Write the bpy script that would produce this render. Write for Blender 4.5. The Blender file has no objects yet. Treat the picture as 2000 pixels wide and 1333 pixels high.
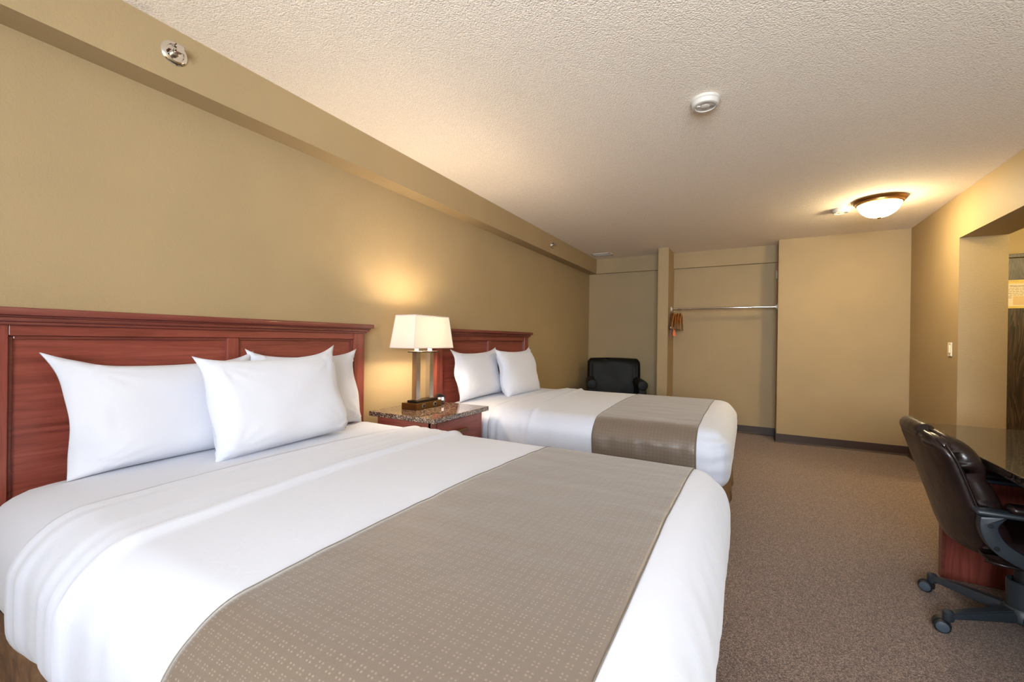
import bpy, bmesh, math, random
from mathutils import Vector, Matrix, noise
random.seed(7)
S = bpy.context.scene
C = S.collection
PI = math.pi
H = 2.44

# ---------------------------------------------------------------- materials
def srgb(r, g, b):
    f = lambda c: (c/255/12.92) if c/255 <= .04045 else ((c/255+.055)/1.055)**2.4
    return (f(r), f(g), f(b), 1)

class Mat:
    def __init__(s, name):
        s.m = bpy.data.materials.new(name); s.m.use_nodes = True
        s.nt = s.m.node_tree; s.n = s.nt.nodes; s.l = s.nt.links
        s.b = s.n['Principled BSDF']; s.out = s.n['Material Output']
        s.tc = s.n.new('ShaderNodeTexCoord')
    def set(s, **k):
        for a, v in k.items(): s.b.inputs[a.replace('_', ' ')].default_value = v
        return s
    def node(s, t, ins=None, **props):
        x = s.n.new(t)
        for a, v in props.items(): setattr(x, a, v)
        for a, v in (ins or {}).items():
            if isinstance(v, bpy.types.NodeSocket): s.l.new(v, x.inputs[a])
            else: x.inputs[a].default_value = v
        return x
    def coord(s, scale=(1, 1, 1), kind='Object', rot=(0, 0, 0)):
        return s.node('ShaderNodeMapping', {'Vector': s.tc.outputs[kind], 'Scale': scale, 'Rotation': rot}).outputs[0]
    def noise(s, vec, scale, detail=2, rough=.5, dist=0):
        return s.node('ShaderNodeTexNoise', {'Vector': vec, 'Scale': scale, 'Detail': detail, 'Roughness': rough, 'Distortion': dist}).outputs['Fac']
    def ramp(s, fac, stops):
        r = s.node('ShaderNodeValToRGB', {'Fac': fac}); e = r.color_ramp.elements
        while len(e) < len(stops): e.new(.5)
        for i, (p, c) in enumerate(stops): e[i].position = p; e[i].color = c
        return r.outputs['Color']
    def math(s, op, a, b=0.0):
        return s.node('ShaderNodeMath', {0: a, 1: b}, operation=op).outputs[0]
    def bump(s, h, strength, dist, prev=None):
        b = s.node('ShaderNodeBump', {'Height': h, 'Strength': strength, 'Distance': dist})
        if prev: s.l.new(prev, b.inputs['Normal'])
        s.l.new(b.outputs[0], s.b.inputs['Normal']); return b.outputs[0]
    def col(s, c): s.l.new(c, s.b.inputs['Base Color']); return s

def simple(name, c, rough=.5, metal=0, **k):
    return Mat(name).set(Base_Color=c, Roughness=rough, Metallic=metal, **k)

def wall_mat():
    m = Mat('khaki_wall_paint').set(Roughness=.62)
    v = m.coord()
    n = m.noise(v, 2.2, 3)
    m.col(m.ramp(n, [(.3, srgb(158, 137, 101)), (.7, srgb(164, 142, 105))]))
    a = m.noise(v, 150, 2, .6); b = m.noise(v, 60, 2)
    m.bump(m.math('ADD', a, b), .35, .0022)
    return m.m
def ceil_mat():
    m = Mat('stippled_ceiling').set(Roughness=.9)
    v = m.coord()
    vor = m.node('ShaderNodeTexVoronoi', {'Vector': v, 'Scale': 150.0, 'Randomness': 1.0}).outputs['Distance']
    n = m.noise(v, 135, 3, .6)
    hgt = m.math('SUBTRACT', n, m.math('MULTIPLY', vor, .55))
    m.col(m.ramp(n, [(.3, srgb(240, 227, 211)), (.65, srgb(252, 243, 230))]))
    m.bump(hgt, .55, .009)
    return m.m
def carpet_mat():
    m = Mat('brown_carpet').set(Roughness=.97)
    m.b.inputs['Sheen Weight'].default_value = .2
    v = m.coord()
    cells = m.node('ShaderNodeTexVoronoi', {'Vector': v, 'Scale': 300.0}).outputs['Color']
    cr_ = m.node('ShaderNodeSeparateColor', {'Color': cells}).outputs[0]
    n = m.math('ADD', m.math('MULTIPLY', cr_, .36), m.math('MULTIPLY', m.noise(v, 240, 3, .75), .64)); n2 = m.noise(v, 3, 3)
    mix = m.node('ShaderNodeMix', {'Factor': m.math('MULTIPLY', n2, .35)}, data_type='RGBA')
    m.l.new(m.ramp(n, [(.33, srgb(62, 46, 38)), (.5, srgb(104, 81, 69)), (.68, srgb(172, 149, 134))]), mix.inputs['A'])
    mix.inputs['B'].default_value = srgb(98, 76, 64)
    m.col(mix.outputs['Result'])
    m.bump(n, .7, .006)
    return m.m
def cherry_mat(name, axis, dark=1.0):
    m = Mat(name).set(Roughness=.34)
    m.b.inputs['Coat Weight'].default_value = .15
    sc = {'x': (1.2, 22, 22), 'y': (22, 1.2, 22), 'z': (22, 22, 1.2)}[axis]
    v = m.coord(sc)
    n = m.noise(v, 1.6, 4, .6, .8); f = m.noise(m.coord(tuple(q*6 for q in sc)), 2, 2)
    t = m.math('ADD', m.math('MULTIPLY', n, .75), m.math('MULTIPLY', f, .25))
    k = dark
    m.col(m.ramp(t, [(.3, srgb(98*k, 43*k, 34*k)), (.5, srgb(128*k, 61*k, 50*k)), (.72, srgb(146*k, 78*k, 65*k))]))
    m.bump(f, .12, .001)
    return m.m
def oak_mat():
    m = Mat('dark_oak').set(Roughness=.45)
    v = m.coord((9, 9, .9))
    n = m.noise(v, 1.3, 2, .5, 1.2)
    w = m.math('FRACT', m.math('MULTIPLY', n, 11))
    f = m.noise(m.coord((160, 160, 5)), 1.0, 2)
    t = m.math('ADD', m.math('MULTIPLY', w, .6), m.math('MULTIPLY', f, .5))
    m.col(m.ramp(t, [(.2, srgb(26, 19, 15)), (.55, srgb(52, 38, 31)), (.9, srgb(84, 66, 56))]))
    m.bump(t, .2, .001)
    return m.m
def granite_mat(name='speckled_granite', k=1.0):
    m = Mat(name).set(Roughness=.045, IOR=1.6)
    m.b.inputs['Specular IOR Level'].default_value = .75
    v = m.coord()
    a = m.node('ShaderNodeTexVoronoi', {'Vector': v, 'Scale': 260.0}).outputs['Color']
    sep = m.node('ShaderNodeSeparateColor', {'Color': a}).outputs[0]
    n = m.noise(v, 60, 3)
    t = m.math('ADD', m.math('MULTIPLY', sep, .6), m.math('MULTIPLY', n, .4))
    m.col(m.ramp(t, [(.3, srgb(22*k, 19*k, 18*k)), (.48, srgb(62*k, 48*k, 40*k)), (.6, srgb(98*k, 70*k, 54*k)), (.75, srgb(178*k, 158*k, 140*k))]))
    return m.m
def sheet_mat(name='white_cotton', c=(194, 198, 212)):
    m = Mat(name).set(Base_Color=srgb(*c), Roughness=.75)
    m.b.inputs['Sheen Weight'].default_value = .25
    v = m.coord()
    m.bump(m.noise(v, 1400, 1), .08, .0006, m.bump(m.noise(v, 26, 3, .5, .6), .3, .0025))
    return m.m
def runner_mat():
    m = Mat('dotted_satin').set(Roughness=.42)
    m.b.inputs['Sheen Weight'].default_value = .35
    P = .0212
    uv = m.node('ShaderNodeMapping', {'Vector': m.tc.outputs['UV'], 'Scale': (1/P, 1/P, 1)}).outputs[0]
    sp = m.node('ShaderNodeSeparateXYZ', {0: uv})
    def d(o): return m.math('SUBTRACT', m.math('ABSOLUTE', m.math('SUBTRACT', m.math('FRACT', o), .5)), .165)
    dx, dy = d(sp.outputs[0]), d(sp.outputs[1])
    r = m.math('SQRT', m.math('ADD', m.math('MULTIPLY', dx, dx), m.math('MULTIPLY', dy, dy)))
    dot = m.node('ShaderNodeMapRange', {'Value': r, 'From Min': .11, 'From Max': .05, 'To Min': 0.0, 'To Max': 1.0}).outputs[0]
    n = m.noise(m.coord((1, 1, 1), 'UV'), 420, 2); n2 = m.noise(m.coord((1, 1, 1), 'UV'), 30, 2)
    dot = m.math('MULTIPLY', dot, m.math('ADD', m.math('MULTIPLY', n2, .8), .15))
    base = m.ramp(n, [(.3, srgb(98, 85, 74)), (.7, srgb(104, 90, 78))])
    mix = m.node('ShaderNodeMix', {'Factor': dot, 'A': (0, 0, 0, 1)}, data_type='RGBA')
    mix.inputs['Factor'].default_value = 0; m.l.new(dot, mix.inputs['Factor'])
    m.l.new(base, mix.inputs['A']); mix.inputs['B'].default_value = srgb(146, 131, 116)
    m.col(mix.outputs['Result'])
    m.bump(m.noise(m.coord((1, 1, 1), 'UV'), 700, 1), .1, .0006, m.bump(m.noise(m.coord((1, 1, 1), 'UV'), 14, 3, .5, .8), .35, .006))
    return m.m
def leather_mat(name, c, rough=.33, wr=.25):
    m = Mat(name).set(Roughness=rough)
    v = m.coord()
    n = m.noise(v, 9, 4, .6, .4)
    a = srgb(*c); b = srgb(*[q*1.35 for q in c])
    m.col(m.ramp(n, [(.35, a), (.7, b)]))
    vor = m.node('ShaderNodeTexVoronoi', {'Vector': v, 'Scale': 260.0}).outputs['Distance']
    m.b.inputs['Specular IOR Level'].default_value = .5 if rough < .5 else .22
    m.bump(vor, .15, .0008, m.bump(n, wr, .012))
    return m.m
def brushed_mat(name, c, rough=.3, axis=(600, 600, 6)):
    m = Mat(name).set(Base_Color=srgb(*c), Metallic=1.0, Roughness=rough)
    m.bump(m.noise(m.coord(axis), 1, 2), .12, .0005)
    return m.m
def skirt_mat():
    m = Mat('brown_fabric').set(Roughness=.9)
    n = m.noise(m.coord((1, 1, 1)), 16, 3, .6, .6)
    m.col(m.ramp(n, [(.3, srgb(84, 60, 42)), (.7, srgb(128, 96, 66))]))
    m.bump(m.noise(m.coord((1, 1, 1)), 500, 2), .3, .001)
    return m.m
def emit(name, c, s, base=(.8, .8, .8, 1)):
    m = Mat(name).set(Base_Color=base, Roughness=.4)
    m.b.inputs['Emission Color'].default_value = c; m.b.inputs['Emission Strength'].default_value = s
    return m.m
def dome_mat():
    m = Mat('lit_alabaster_glass').set(Base_Color=(.9, .85, .75, 1), Roughness=.4)
    m.b.inputs['Emission Color'].default_value = (1, .78, .44, 1)
    g = m.node('ShaderNodeNewGeometry')
    z = m.node('ShaderNodeSeparateXYZ', {0: g.outputs['Normal']}).outputs[2]
    r = m.node('ShaderNodeMapRange', {'Value': z, 'From Min': 0.0, 'From Max': -1.0, 'To Min': 22.0, 'To Max': 150.0}).outputs[0]
    m.l.new(r, m.b.inputs['Emission Strength'])
    return m.m
def shade_mat():
    m = Mat('linen_lampshade')
    d = m.node('ShaderNodeBsdfDiffuse', {'Color': (.9, .86, .82, 1)})
    t = m.node('ShaderNodeBsdfTranslucent', {'Color': (.55, .52, .48, 1)})
    mx = m.node('ShaderNodeMixShader', {'Fac': .42, 1: d.outputs[0], 2: t.outputs[0]})
    m.l.new(mx.outputs[0], m.out.inputs['Surface'])
    return m.m
def glass_mat():
    m = Mat('window_glass')
    t = m.node('ShaderNodeBsdfTransparent'); g = m.node('ShaderNodeBsdfGlossy', {'Roughness': .02})
    fr = m.node('ShaderNodeFresnel', {'IOR': 1.3})
    mx = m.node('ShaderNodeMixShader', {'Fac': fr.outputs[0], 1: t.outputs[0], 2: g.outputs[0]})
    m.l.new(mx.outputs[0], m.out.inputs['Surface'])
    return m.m

M = dict(
    wall=wall_mat(), ceil=ceil_mat(), carpet=carpet_mat(),
    chx=cherry_mat('cherry_grain_x', 'x'), chy=cherry_mat('cherry_grain_y', 'y'), chz=cherry_mat('cherry_grain_z', 'z'),
    chd=cherry_mat('dark_cherry_moulding', 'y', .85),
    oak=oak_mat(), granite=granite_mat('speckled_granite', 1.0), graniteb=granite_mat('black_granite', .5), sheet=sheet_mat(), pillow=sheet_mat('pillow_cotton', (202, 205, 217)),
    runner=runner_mat(), hem=simple('grey_piping', srgb(112, 103, 94), .7).m,
    armleather=leather_mat('black_green_leather', (15, 14, 12), .55, .35),
    chleather=leather_mat('dark_brown_leather', (27, 18, 17), .3, .3),
    plastic=simple('charcoal_plastic', srgb(40, 47, 54), .42).m, plasticd=simple('black_plastic', srgb(22, 23, 26), .4).m,
    castwheel=simple('grey_caster_cap', srgb(66, 76, 88), .35).m,
    chrome=simple('chrome', srgb(225, 222, 218), .09, 1).m, steel=brushed_mat('brushed_nickel', (206, 200, 192), .22),
    bronze=brushed_mat('antique_brass', (128, 100, 62), .32, (6, 600, 600)), darkmetal=simple('dark_bronze', srgb(52, 42, 34), .35, .8).m,
    white=simple('white_plastic', srgb(205, 200, 192), .5).m, cream=simple('cream_plastic', srgb(236, 226, 200), .4).m,
    baseb=simple('brown_rubber_base', srgb(54, 38, 30), .5).m, skirt=skirt_mat(),
    shade=shade_mat(), trimw=simple('shade_binding', srgb(214, 202, 200), .8).m,
    hanger=simple('varnished_hanger_wood', srgb(186, 116, 44), .3).m, hangerd=simple('dark_hanger_wood', srgb(110, 62, 26), .35).m,
    orange=simple('orange_tag', srgb(222, 112, 62), .6).m, dark=simple('dark_slot', srgb(16, 15, 15), .6).m,
    tan=brushed_mat('bronze_light_ring', (170, 128, 78), .35, (40, 40, 40)),
    dome=dome_mat(),
    bulb=emit('lit_bulb', (1, .72, .38, 1), 30), led=emit('pink_clock_digits', (1, .45, .42, 1), .45),
    paper=simple('notice_paper', srgb(222, 208, 190), .8).m, yellow=simple('notice_yellow', srgb(214, 188, 112), .8).m,
    ink=simple('ink', srgb(60, 48, 44), .8).m, inkl=simple('pale_ink', srgb(176, 158, 140), .8).m, tanbox=simple('printed_tan_box', srgb(212, 184, 146), .8).m,
    winw=simple('window_frame_white', srgb(228, 228, 225), .5).m, glass=glass_mat(), curtain=simple('beige_curtain', srgb(150, 128, 96), .9).m,
    socket=simple('candle_white', srgb(235, 230, 220), .5).m)

# ---------------------------------------------------------------- helpers
def tag(o, label=None, cat=None, group=None, kind=None):
    if label: o['label'] = label
    if cat: o['category'] = cat
    if group: o['group'] = group
    if kind: o['kind'] = kind
    return o
def thing(name, label, cat, loc=(0, 0, 0), group=None):
    o = bpy.data.objects.new(name, None); C.objects.link(o); o.location = loc; o.empty_display_size = .1
    return tag(o, label, cat, group)
def root_of(p):
    while p.parent: p = p.parent
    return p
def obj(name, bm, mat, parent=None, loc=None, smooth=False, mods=(), label=None):
    """bm is in world coordinates; shifted to the root (or to loc for a lone mesh)"""
    off = Vector(root_of(parent).location) if parent else Vector(loc or (0, 0, 0))
    bmesh.ops.translate(bm, verts=bm.verts, vec=-off)
    me = bpy.data.meshes.new(name); bm.to_mesh(me); bm.free()
    o = bpy.data.objects.new(name, me); C.objects.link(o)
    for m in (mat if isinstance(mat, (list, tuple)) else [mat]): me.materials.append(m)
    if smooth:
        for f in me.polygons: f.use_smooth = True
        if smooth != 'all': me.set_sharp_from_angle(angle=math.radians(38))
    if parent: o.parent = parent
    else: o.location = off
    for t, kw in mods:
        md = o.modifiers.new(t.lower(), t)
        for a, v in kw.items(): setattr(md, a, v)
    if label: o['label'] = label
    return o
def struct(name, bm, mat, parent=None, **k):
    o = obj(name, bm, mat, parent, **k)
    if not parent: o['kind'] = 'structure'
    return o
def B(*boxes, bev=0, seg=2, bm=None):
    bm = bm or bmesh.new()
    for b in boxes:
        x0, x1, y0, y1, z0, z1 = b[:6]
        t = bmesh.new(); bmesh.ops.create_cube(t, size=1)
        for v in t.verts: v.co = Vector(((x0+x1)/2+v.co.x*(x1-x0), (y0+y1)/2+v.co.y*(y1-y0), (z0+z1)/2+v.co.z*(z1-z0)))
        if bev: bmesh.ops.bevel(t, geom=t.edges[:], offset=bev, segments=seg, affect='EDGES', profile=.5)
        merge(bm, t)
    return bm
def merge(bm, t):
    me = bpy.data.meshes.new('tmp'); t.to_mesh(me); bm.from_mesh(me); bpy.data.meshes.remove(me); t.free()
    return bm
def xf(bm, mtx): bmesh.ops.transform(bm, matrix=mtx, verts=bm.verts); return bm
def lathe(prof, n=40, bm=None, c=(0, 0, 0), mtx=None, cap=True):
    t = bmesh.new(); rings = []
    for r, z in prof:
        if r < 1e-6: rings.append([t.verts.new((0, 0, z))])
        else: rings.append([t.verts.new((r*math.cos(2*PI*i/n), r*math.sin(2*PI*i/n), z)) for i in range(n)])
    for a, b in zip(rings, rings[1:]):
        for i in range(n):
            j = (i+1) % n
            if len(a) == 1 and len(b) == 1: continue
            if len(a) == 1: t.faces.new((a[0], b[i], b[j]))
            elif len(b) == 1: t.faces.new((a[i], b[0], a[j]))
            else: t.faces.new((a[i], b[i], b[j], a[j]))
    if cap:
        for r in (rings[0], rings[-1]):
            if len(r) > 1: t.faces.new(r)
    bmesh.ops.recalc_face_normals(t, faces=t.faces)
    if mtx: xf(t, mtx)
    xf(t, Matrix.Translation(c))
    return merge(bm, t) if bm else t
def tube(pts, rad, n=10, bm=None, flat=None):
    """sweep a circle (or an ellipse flat=(a,b)) along points; rad number or list"""
    pts = [Vector(p) for p in pts]; t = bmesh.new(); rings = []
    up = Vector((0, 0, 1)); prev = None
    for i, p in enumerate(pts):
        d = (pts[min(i+1, len(pts)-1)]-pts[max(i-1, 0)]).normalized()
        if prev is None:
            a = d.cross(up)
            if a.length < .05: a = d.cross(Vector((0, 1, 0)))
        else: a = prev - d*prev.dot(d)
        a.normalize(); prev = a; b = d.cross(a)
        r = rad[i] if isinstance(rad, (list, tuple)) else rad
        ra, rb = (r, r) if not flat else (flat[0], flat[1])
        rings.append([t.verts.new(p+a*ra*math.cos(2*PI*k/n)+b*rb*math.sin(2*PI*k/n)) for k in range(n)])
    for a, b in zip(rings, rings[1:]):
        for k in range(n): t.faces.new((a[k], a[(k+1) % n], b[(k+1) % n], b[k]))
    t.faces.new(rings[0]); t.faces.new(rings[-1])
    bmesh.ops.recalc_face_normals(t, faces=t.faces)
    return merge(bm, t) if bm else t
def spline(pts, n=6):
    out = []; P = [Vector(p) for p in pts]
    for i in range(len(P)-1):
        a = P[max(i-1, 0)]; b = P[i]; c = P[i+1]; d = P[min(i+2, len(P)-1)]
        for k in range(n):
            t = k/n
            out.append(.5*((2*b)+(c-a)*t+(2*a-5*b+4*c-d)*t*t+(3*b-a-3*c+d)*t**3))
    out.append(P[-1]); return out
def prism(poly, axis, a, b, bev=0, bm=None, seg=2):
    """extrude a 2-D outline along an axis from a to b. outline coords are the two other axes in order"""
    t = bmesh.new()
    def P(u, v, w): return {'x': (w, u, v), 'y': (u, w, v), 'z': (u, v, w)}[axis]
    A = [t.verts.new(P(u, v, a)) for u, v in poly]; D = [t.verts.new(P(u, v, b)) for u, v in poly]
    n = len(poly)
    e = [t.faces.new(A), t.faces.new(D)]
    for i in range(n): t.faces.new((A[i], A[(i+1) % n], D[(i+1) % n], D[i]))
    bmesh.ops.recalc_face_normals(t, faces=t.faces)
    if bev:
        es = [x for f in e for x in f.edges]
        bmesh.ops.bevel(t, geom=es, offset=bev, segments=seg, affect='EDGES', profile=.5)
    return merge(bm, t) if bm else t
def grid(nu, nv, fn, bm=None, uvfn=None):
    t = bm or bmesh.new()
    V = [[t.verts.new(fn(i/nu, j/nv)) for j in range(nv+1)] for i in range(nu+1)]
    uvl = t.loops.layers.uv.verify() if uvfn else None
    for i in range(nu):
        for j in range(nv):
            f = t.faces.new((V[i][j], V[i+1][j], V[i+1][j+1], V[i][j+1]))
            if uvfn:
                for lp, (a, b) in zip(f.loops, ((i, j), (i+1, j), (i+1, j+1), (i, j+1))): lp[uvl].uv = uvfn(a/nu, b/nv)
    return t
def copy_tree(o, shift=(0, 0, 0), parent=None):
    c = o.copy(); C.objects.link(c)
    if parent: c.parent = parent
    else: c.location = Vector(o.location)+Vector(shift)
    for ch in list(o.children): copy_tree(ch, (0, 0, 0), c)
    return c
def rot_z(o, a): o.rotation_euler = (0, 0, a)

# ---------------------------------------------------------------- the room
YB, YF = 6.42, -1.7            # back wall, window wall
XR = 3.70; YP = 6.07; XM = 2.495
struct('floor', B((-.1, 5.6, YF-.1, YB+.1, -.06, 0)), M['carpet'])
struct('ceiling', B((-.1, 5.6, YF-.1, YB+.1, H, H+.08)), M['ceil'])
struct('wall_left', B((-.1, 0, YF-.1, YB+.1, 0, H)), M['wall'])
struct('wall_back', B((0, XM, YB, YB+.1, 0, H)), M['wall'])
struct('wall_closet', B((XM, XR+.285, YP, YB+.1, 0, H)), M['wall'])
struct('wall_partition', B((1.121, 1.252, 5.935, YB, 0, H)), M['wall'])
t = B((XR, XR+.285, 4.865, YP, 0, H)); struct('wall_right', t, M['wall'])
t = B((XR, XR+.285, 3.72, 4.865, 2.078, H)); struct('trim_header', t, M['wall'])
struct('wall_right_near', B((XR, XR+.285, YF, 3.72, 0, H)), M['wall'])
struct('trim_1', B((0, .132, YF, YB, 2.222, H)), M['wall'])
struct('trim_2', B((.132, 1.121, 6.365, YB, 2.222, H)), M['wall'])
struct('trim_3', B((1.252, XM, 6.365, YB, 2.222, H)), M['wall'])
# hall beyond the opening
struct('wall_hall_back', B((XR+.285, 5.5, 5.95, YB+.1, 0, H)), M['wall'])
struct('wall_hall_side', B((5.5, 5.6, YF, YB+.1, 0, H)), M['wall'])
struct('wall_hall_near', B((XR+.285, 5.5, 2.9, 3.0, 0, H)), M['wall'])
# window wall behind the camera
WX0, WX1, WZ0, WZ1 = 1.85, 3.6, .85, 2.36
struct('wall_front', B((0, WX0, YF-.1, YF, 0, H), (WX1, XR, YF-.1, YF, 0, H), (WX0, WX1, YF-.1, YF, 0, WZ0), (WX0, WX1, YF-.1, YF, WZ1, H)), M['wall'])
w = bpy.data.objects.new('window_1', None); C.objects.link(w); w.location = (WX0, YF-.05, WZ0); w['kind'] = 'structure'
fr = [(WX0, WX1, YF-.08, YF-.02, WZ0, WZ0+.05), (WX0, WX1, YF-.08, YF-.02, WZ1-.05, WZ1), (WX0, WX0+.05, YF-.08, YF-.02, WZ0, WZ1), (WX1-.05, WX1, YF-.08, YF-.02, WZ0, WZ1), (2.62, 2.67, YF-.08, YF-.02, WZ0, WZ1)]
obj('window_frame', B(*fr), M['winw'], w)
obj('window_pane', B((WX0+.05, WX1-.05, YF-.053, YF-.047, WZ0+.05, WZ1-.05)), M['glass'], w)

# baseboards: coved rubber
def cove(name, pts, nrm):
    t = bmesh.new()
    prof = [(.0005, 0), (.018, 0), (.012, .006), (.006, .02), (.005, .1), (.0005, .102)]
    n = len(pts); rows = []
    for i, p in enumerate(pts):
        a = Vector(nrm[max(i-1, 0)]); b = Vector(nrm[min(i, n-2)])
        m = a if a == b else (a+b)
        rows.append([t.verts.new((p[0]+m[0]*d, p[1]+m[1]*d, z)) for d, z in prof])
    for r, q in zip(rows, rows[1:]):
        for k in range(len(prof)): t.faces.new((r[k], r[(k+1) % 6], q[(k+1) % 6], q[k]))
    t.faces.new(rows[0]); t.faces.new(rows[-1]); bmesh.ops.recalc_face_normals(t, faces=t.faces)
    return struct(name, t, M['baseb'])
cove('baseboard_left', [(0, YF), (0, YB), (1.121, YB), (1.121, 5.935), (1.252, 5.935), (1.252, YB)], [(1, 0), (0, -1), (-1, 0), (0, -1), (1, 0)])
cove('baseboard_back', [(1.252, YB), (XM, YB), (XM, YP), (XR, YP)], [(0, -1), (-1, 0), (0, -1)])
cove('baseboard_right', [(XR, YP), (XR, 4.865), (XR+.285, 4.865)], [(-1, 0), (0, -1)])

# door in the hall
d = bpy.data.objects.new('door_1', None); C.objects.link(d); d.location = (4.25, 5.93, 0); d['kind'] = 'structure'
obj('door_panel', B((4.25, 5.16, 5.93, 5.95, .005, 2.035)), M['oak'], d)
obj('door_frame', B((4.17, 4.245, 5.915, 5.95, 0, 2.075), (5.165, 5.24, 5.915, 5.95, 0, 2.075), (4.17, 5.24, 5.915, 5.95, 2.042, 2.078), bev=.003), M['oak'], d)
obj('peephole', lathe([(.009, 0), (.009, .006), (.004, .008), (0, .008)], 16, mtx=Matrix.Rotation(PI/2, 4, 'X'), c=(4.487, 5.93, 1.527)), M['dark'], d, smooth=True)
# the notice on the door
n = thing('door_notice', 'yellow-edged printed notice on the dark wood door beyond the opening', 'notice', (4.56, 5.929, 1.556))
X0, X1 = 4.352, 4.80
obj('notice_sheet', B((X0, X1, 5.926, 5.9295, 1.578, 1.795)), M['paper'], n)
obj('notice_border', B((X0, X1, 5.925, 5.9295, 1.795, 1.828), (X0, X1, 5.925, 5.9295, 1.556, 1.578)), M['yellow'], n)
ln = [(X0+.01, X0+.09, 1.811), (X0+.105, X0+.15, 1.812), (X0+.17, X1-.02, 1.811)]
obj('border_print', B(*[(a, b, 5.9245, 5.9252, z, z+.003) for a, b, z in ln]), M['inkl'], n)
ln = []
for z, a in ((1.767-.021, .03), (1.732, .015), (1.716, 0), (1.699, .02), (1.682, .03)):
    x = X0+a
    while x < X1-.03:
        L = random.uniform(.008, .03); ln.append((x, x+L, 5.9252, 5.9262, z, z+.0028)); x += L+.006
ln += [(X0+.008, X0+.045, 5.9252, 5.9262, z, z+.0025) for z in (1.668, 1.655)]
obj('small_print', B(*ln), M['ink'], n)
obj('printed_box', B((X0+.055, X1-.015, 5.9252, 5.9262, 1.588, 1.672)), M['tanbox'], n)
def text(s, size, mat, parent, name, mtx, ext=.0004):
    cu = bpy.data.curves.new('tmptext', 'FONT'); cu.body = s; cu.size = size; cu.extrude = ext
    o = bpy.data.objects.new('tmptext', cu); C.objects.link(o)
    bpy.context.view_layer.update()
    me = bpy.data.meshes.new_from_object(o.evaluated_get(bpy.context.evaluated_depsgraph_get()))
    bpy.data.objects.remove(o); t = bmesh.new(); t.from_mesh(me); bpy.data.meshes.remove(me)
    xf(t, mtx); return obj(name, t, mat, parent)
text('Welcome to Thompson', .024, M['ink'], n, 'notice_heading', Matrix.Translation((X0+.03, 5.9258, 1.762)) @ Matrix.Rotation(PI/2, 4, 'X'))

# ---------------------------------------------------------------- beds
def rb(P, lo, hi, r):
    q = Vector([min(max(P[i], lo[i]+r), hi[i]-r) for i in range(3)])
    d = P-q
    if d.length < 1e-9: return P.copy(), Vector((0, 0, 1))
    d.normalize(); return q+d*r, d
def nz(p, s, seed=0.0): return noise.noise(Vector((p[0]*s+seed, p[1]*s+seed*1.7, p[2]*s-seed)))
MX0, MX1, MZ0, MZ1, MW = .075, 2.095, .315, .698, 1.545     # mattress extent; y runs 0..MW in local
RR = .118
def bed_surface(P, y0, off, fn=None):
    lo = Vector((MX0, y0, MZ0)); hi = Vector((MX1, y0+MW, MZ1))
    q, n = rb(P, lo, hi, RR)
    # sides swell, top is very slightly domed
    cx = (P.y-y0)/MW*2-1; top = max(n.z, 0)
    q = q+n*off
    q.z += top*.020*(1-cx*cx)-top*.014
    z = (P.z-MZ0)/(MZ1-MZ0)
    side = 1-abs(n.z)
    q += Vector((n.x, n.y, 0))*side*.016*math.sin(PI*min(max(z, 0), 1))
    if fn: q = q+n*fn(q, n)
    return q
def box_faces(x0, x1, ya, yb, z0, z1, st, faces):
    t = bmesh.new()
    def F(a, b, c):
        a, b, c = Vector(a), Vector(b), Vector(c)
        nu = max(2, round((b-a).length/st)); nv = max(2, round((c-a).length/st))
        grid(nu, nv, lambda u, v: a+(b-a)*u+(c-a)*v, t)
    if 'T' in faces: F((x0, ya, z1), (x1, ya, z1), (x0, yb, z1))
    if 'B' in faces: F((x0, ya, z0), (x1, ya, z0), (x0, yb, z0))
    if 'N' in faces: F((x0, ya, z0), (x1, ya, z0), (x0, ya, z1))
    if 'F' in faces: F((x0, yb, z0), (x1, yb, z0), (x0, yb, z1))
    if 'E' in faces: F((x1, ya, z0), (x1, yb, z0), (x1, ya, z1))
    if 'H' in faces: F((x0, ya, z0), (x0, yb, z0), (x0, ya, z1))
    bmesh.ops.remove_doubles(t, verts=t.verts, dist=1e-4)
    bmesh.ops.recalc_face_normals(t, faces=t.faces)
    return t
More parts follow.
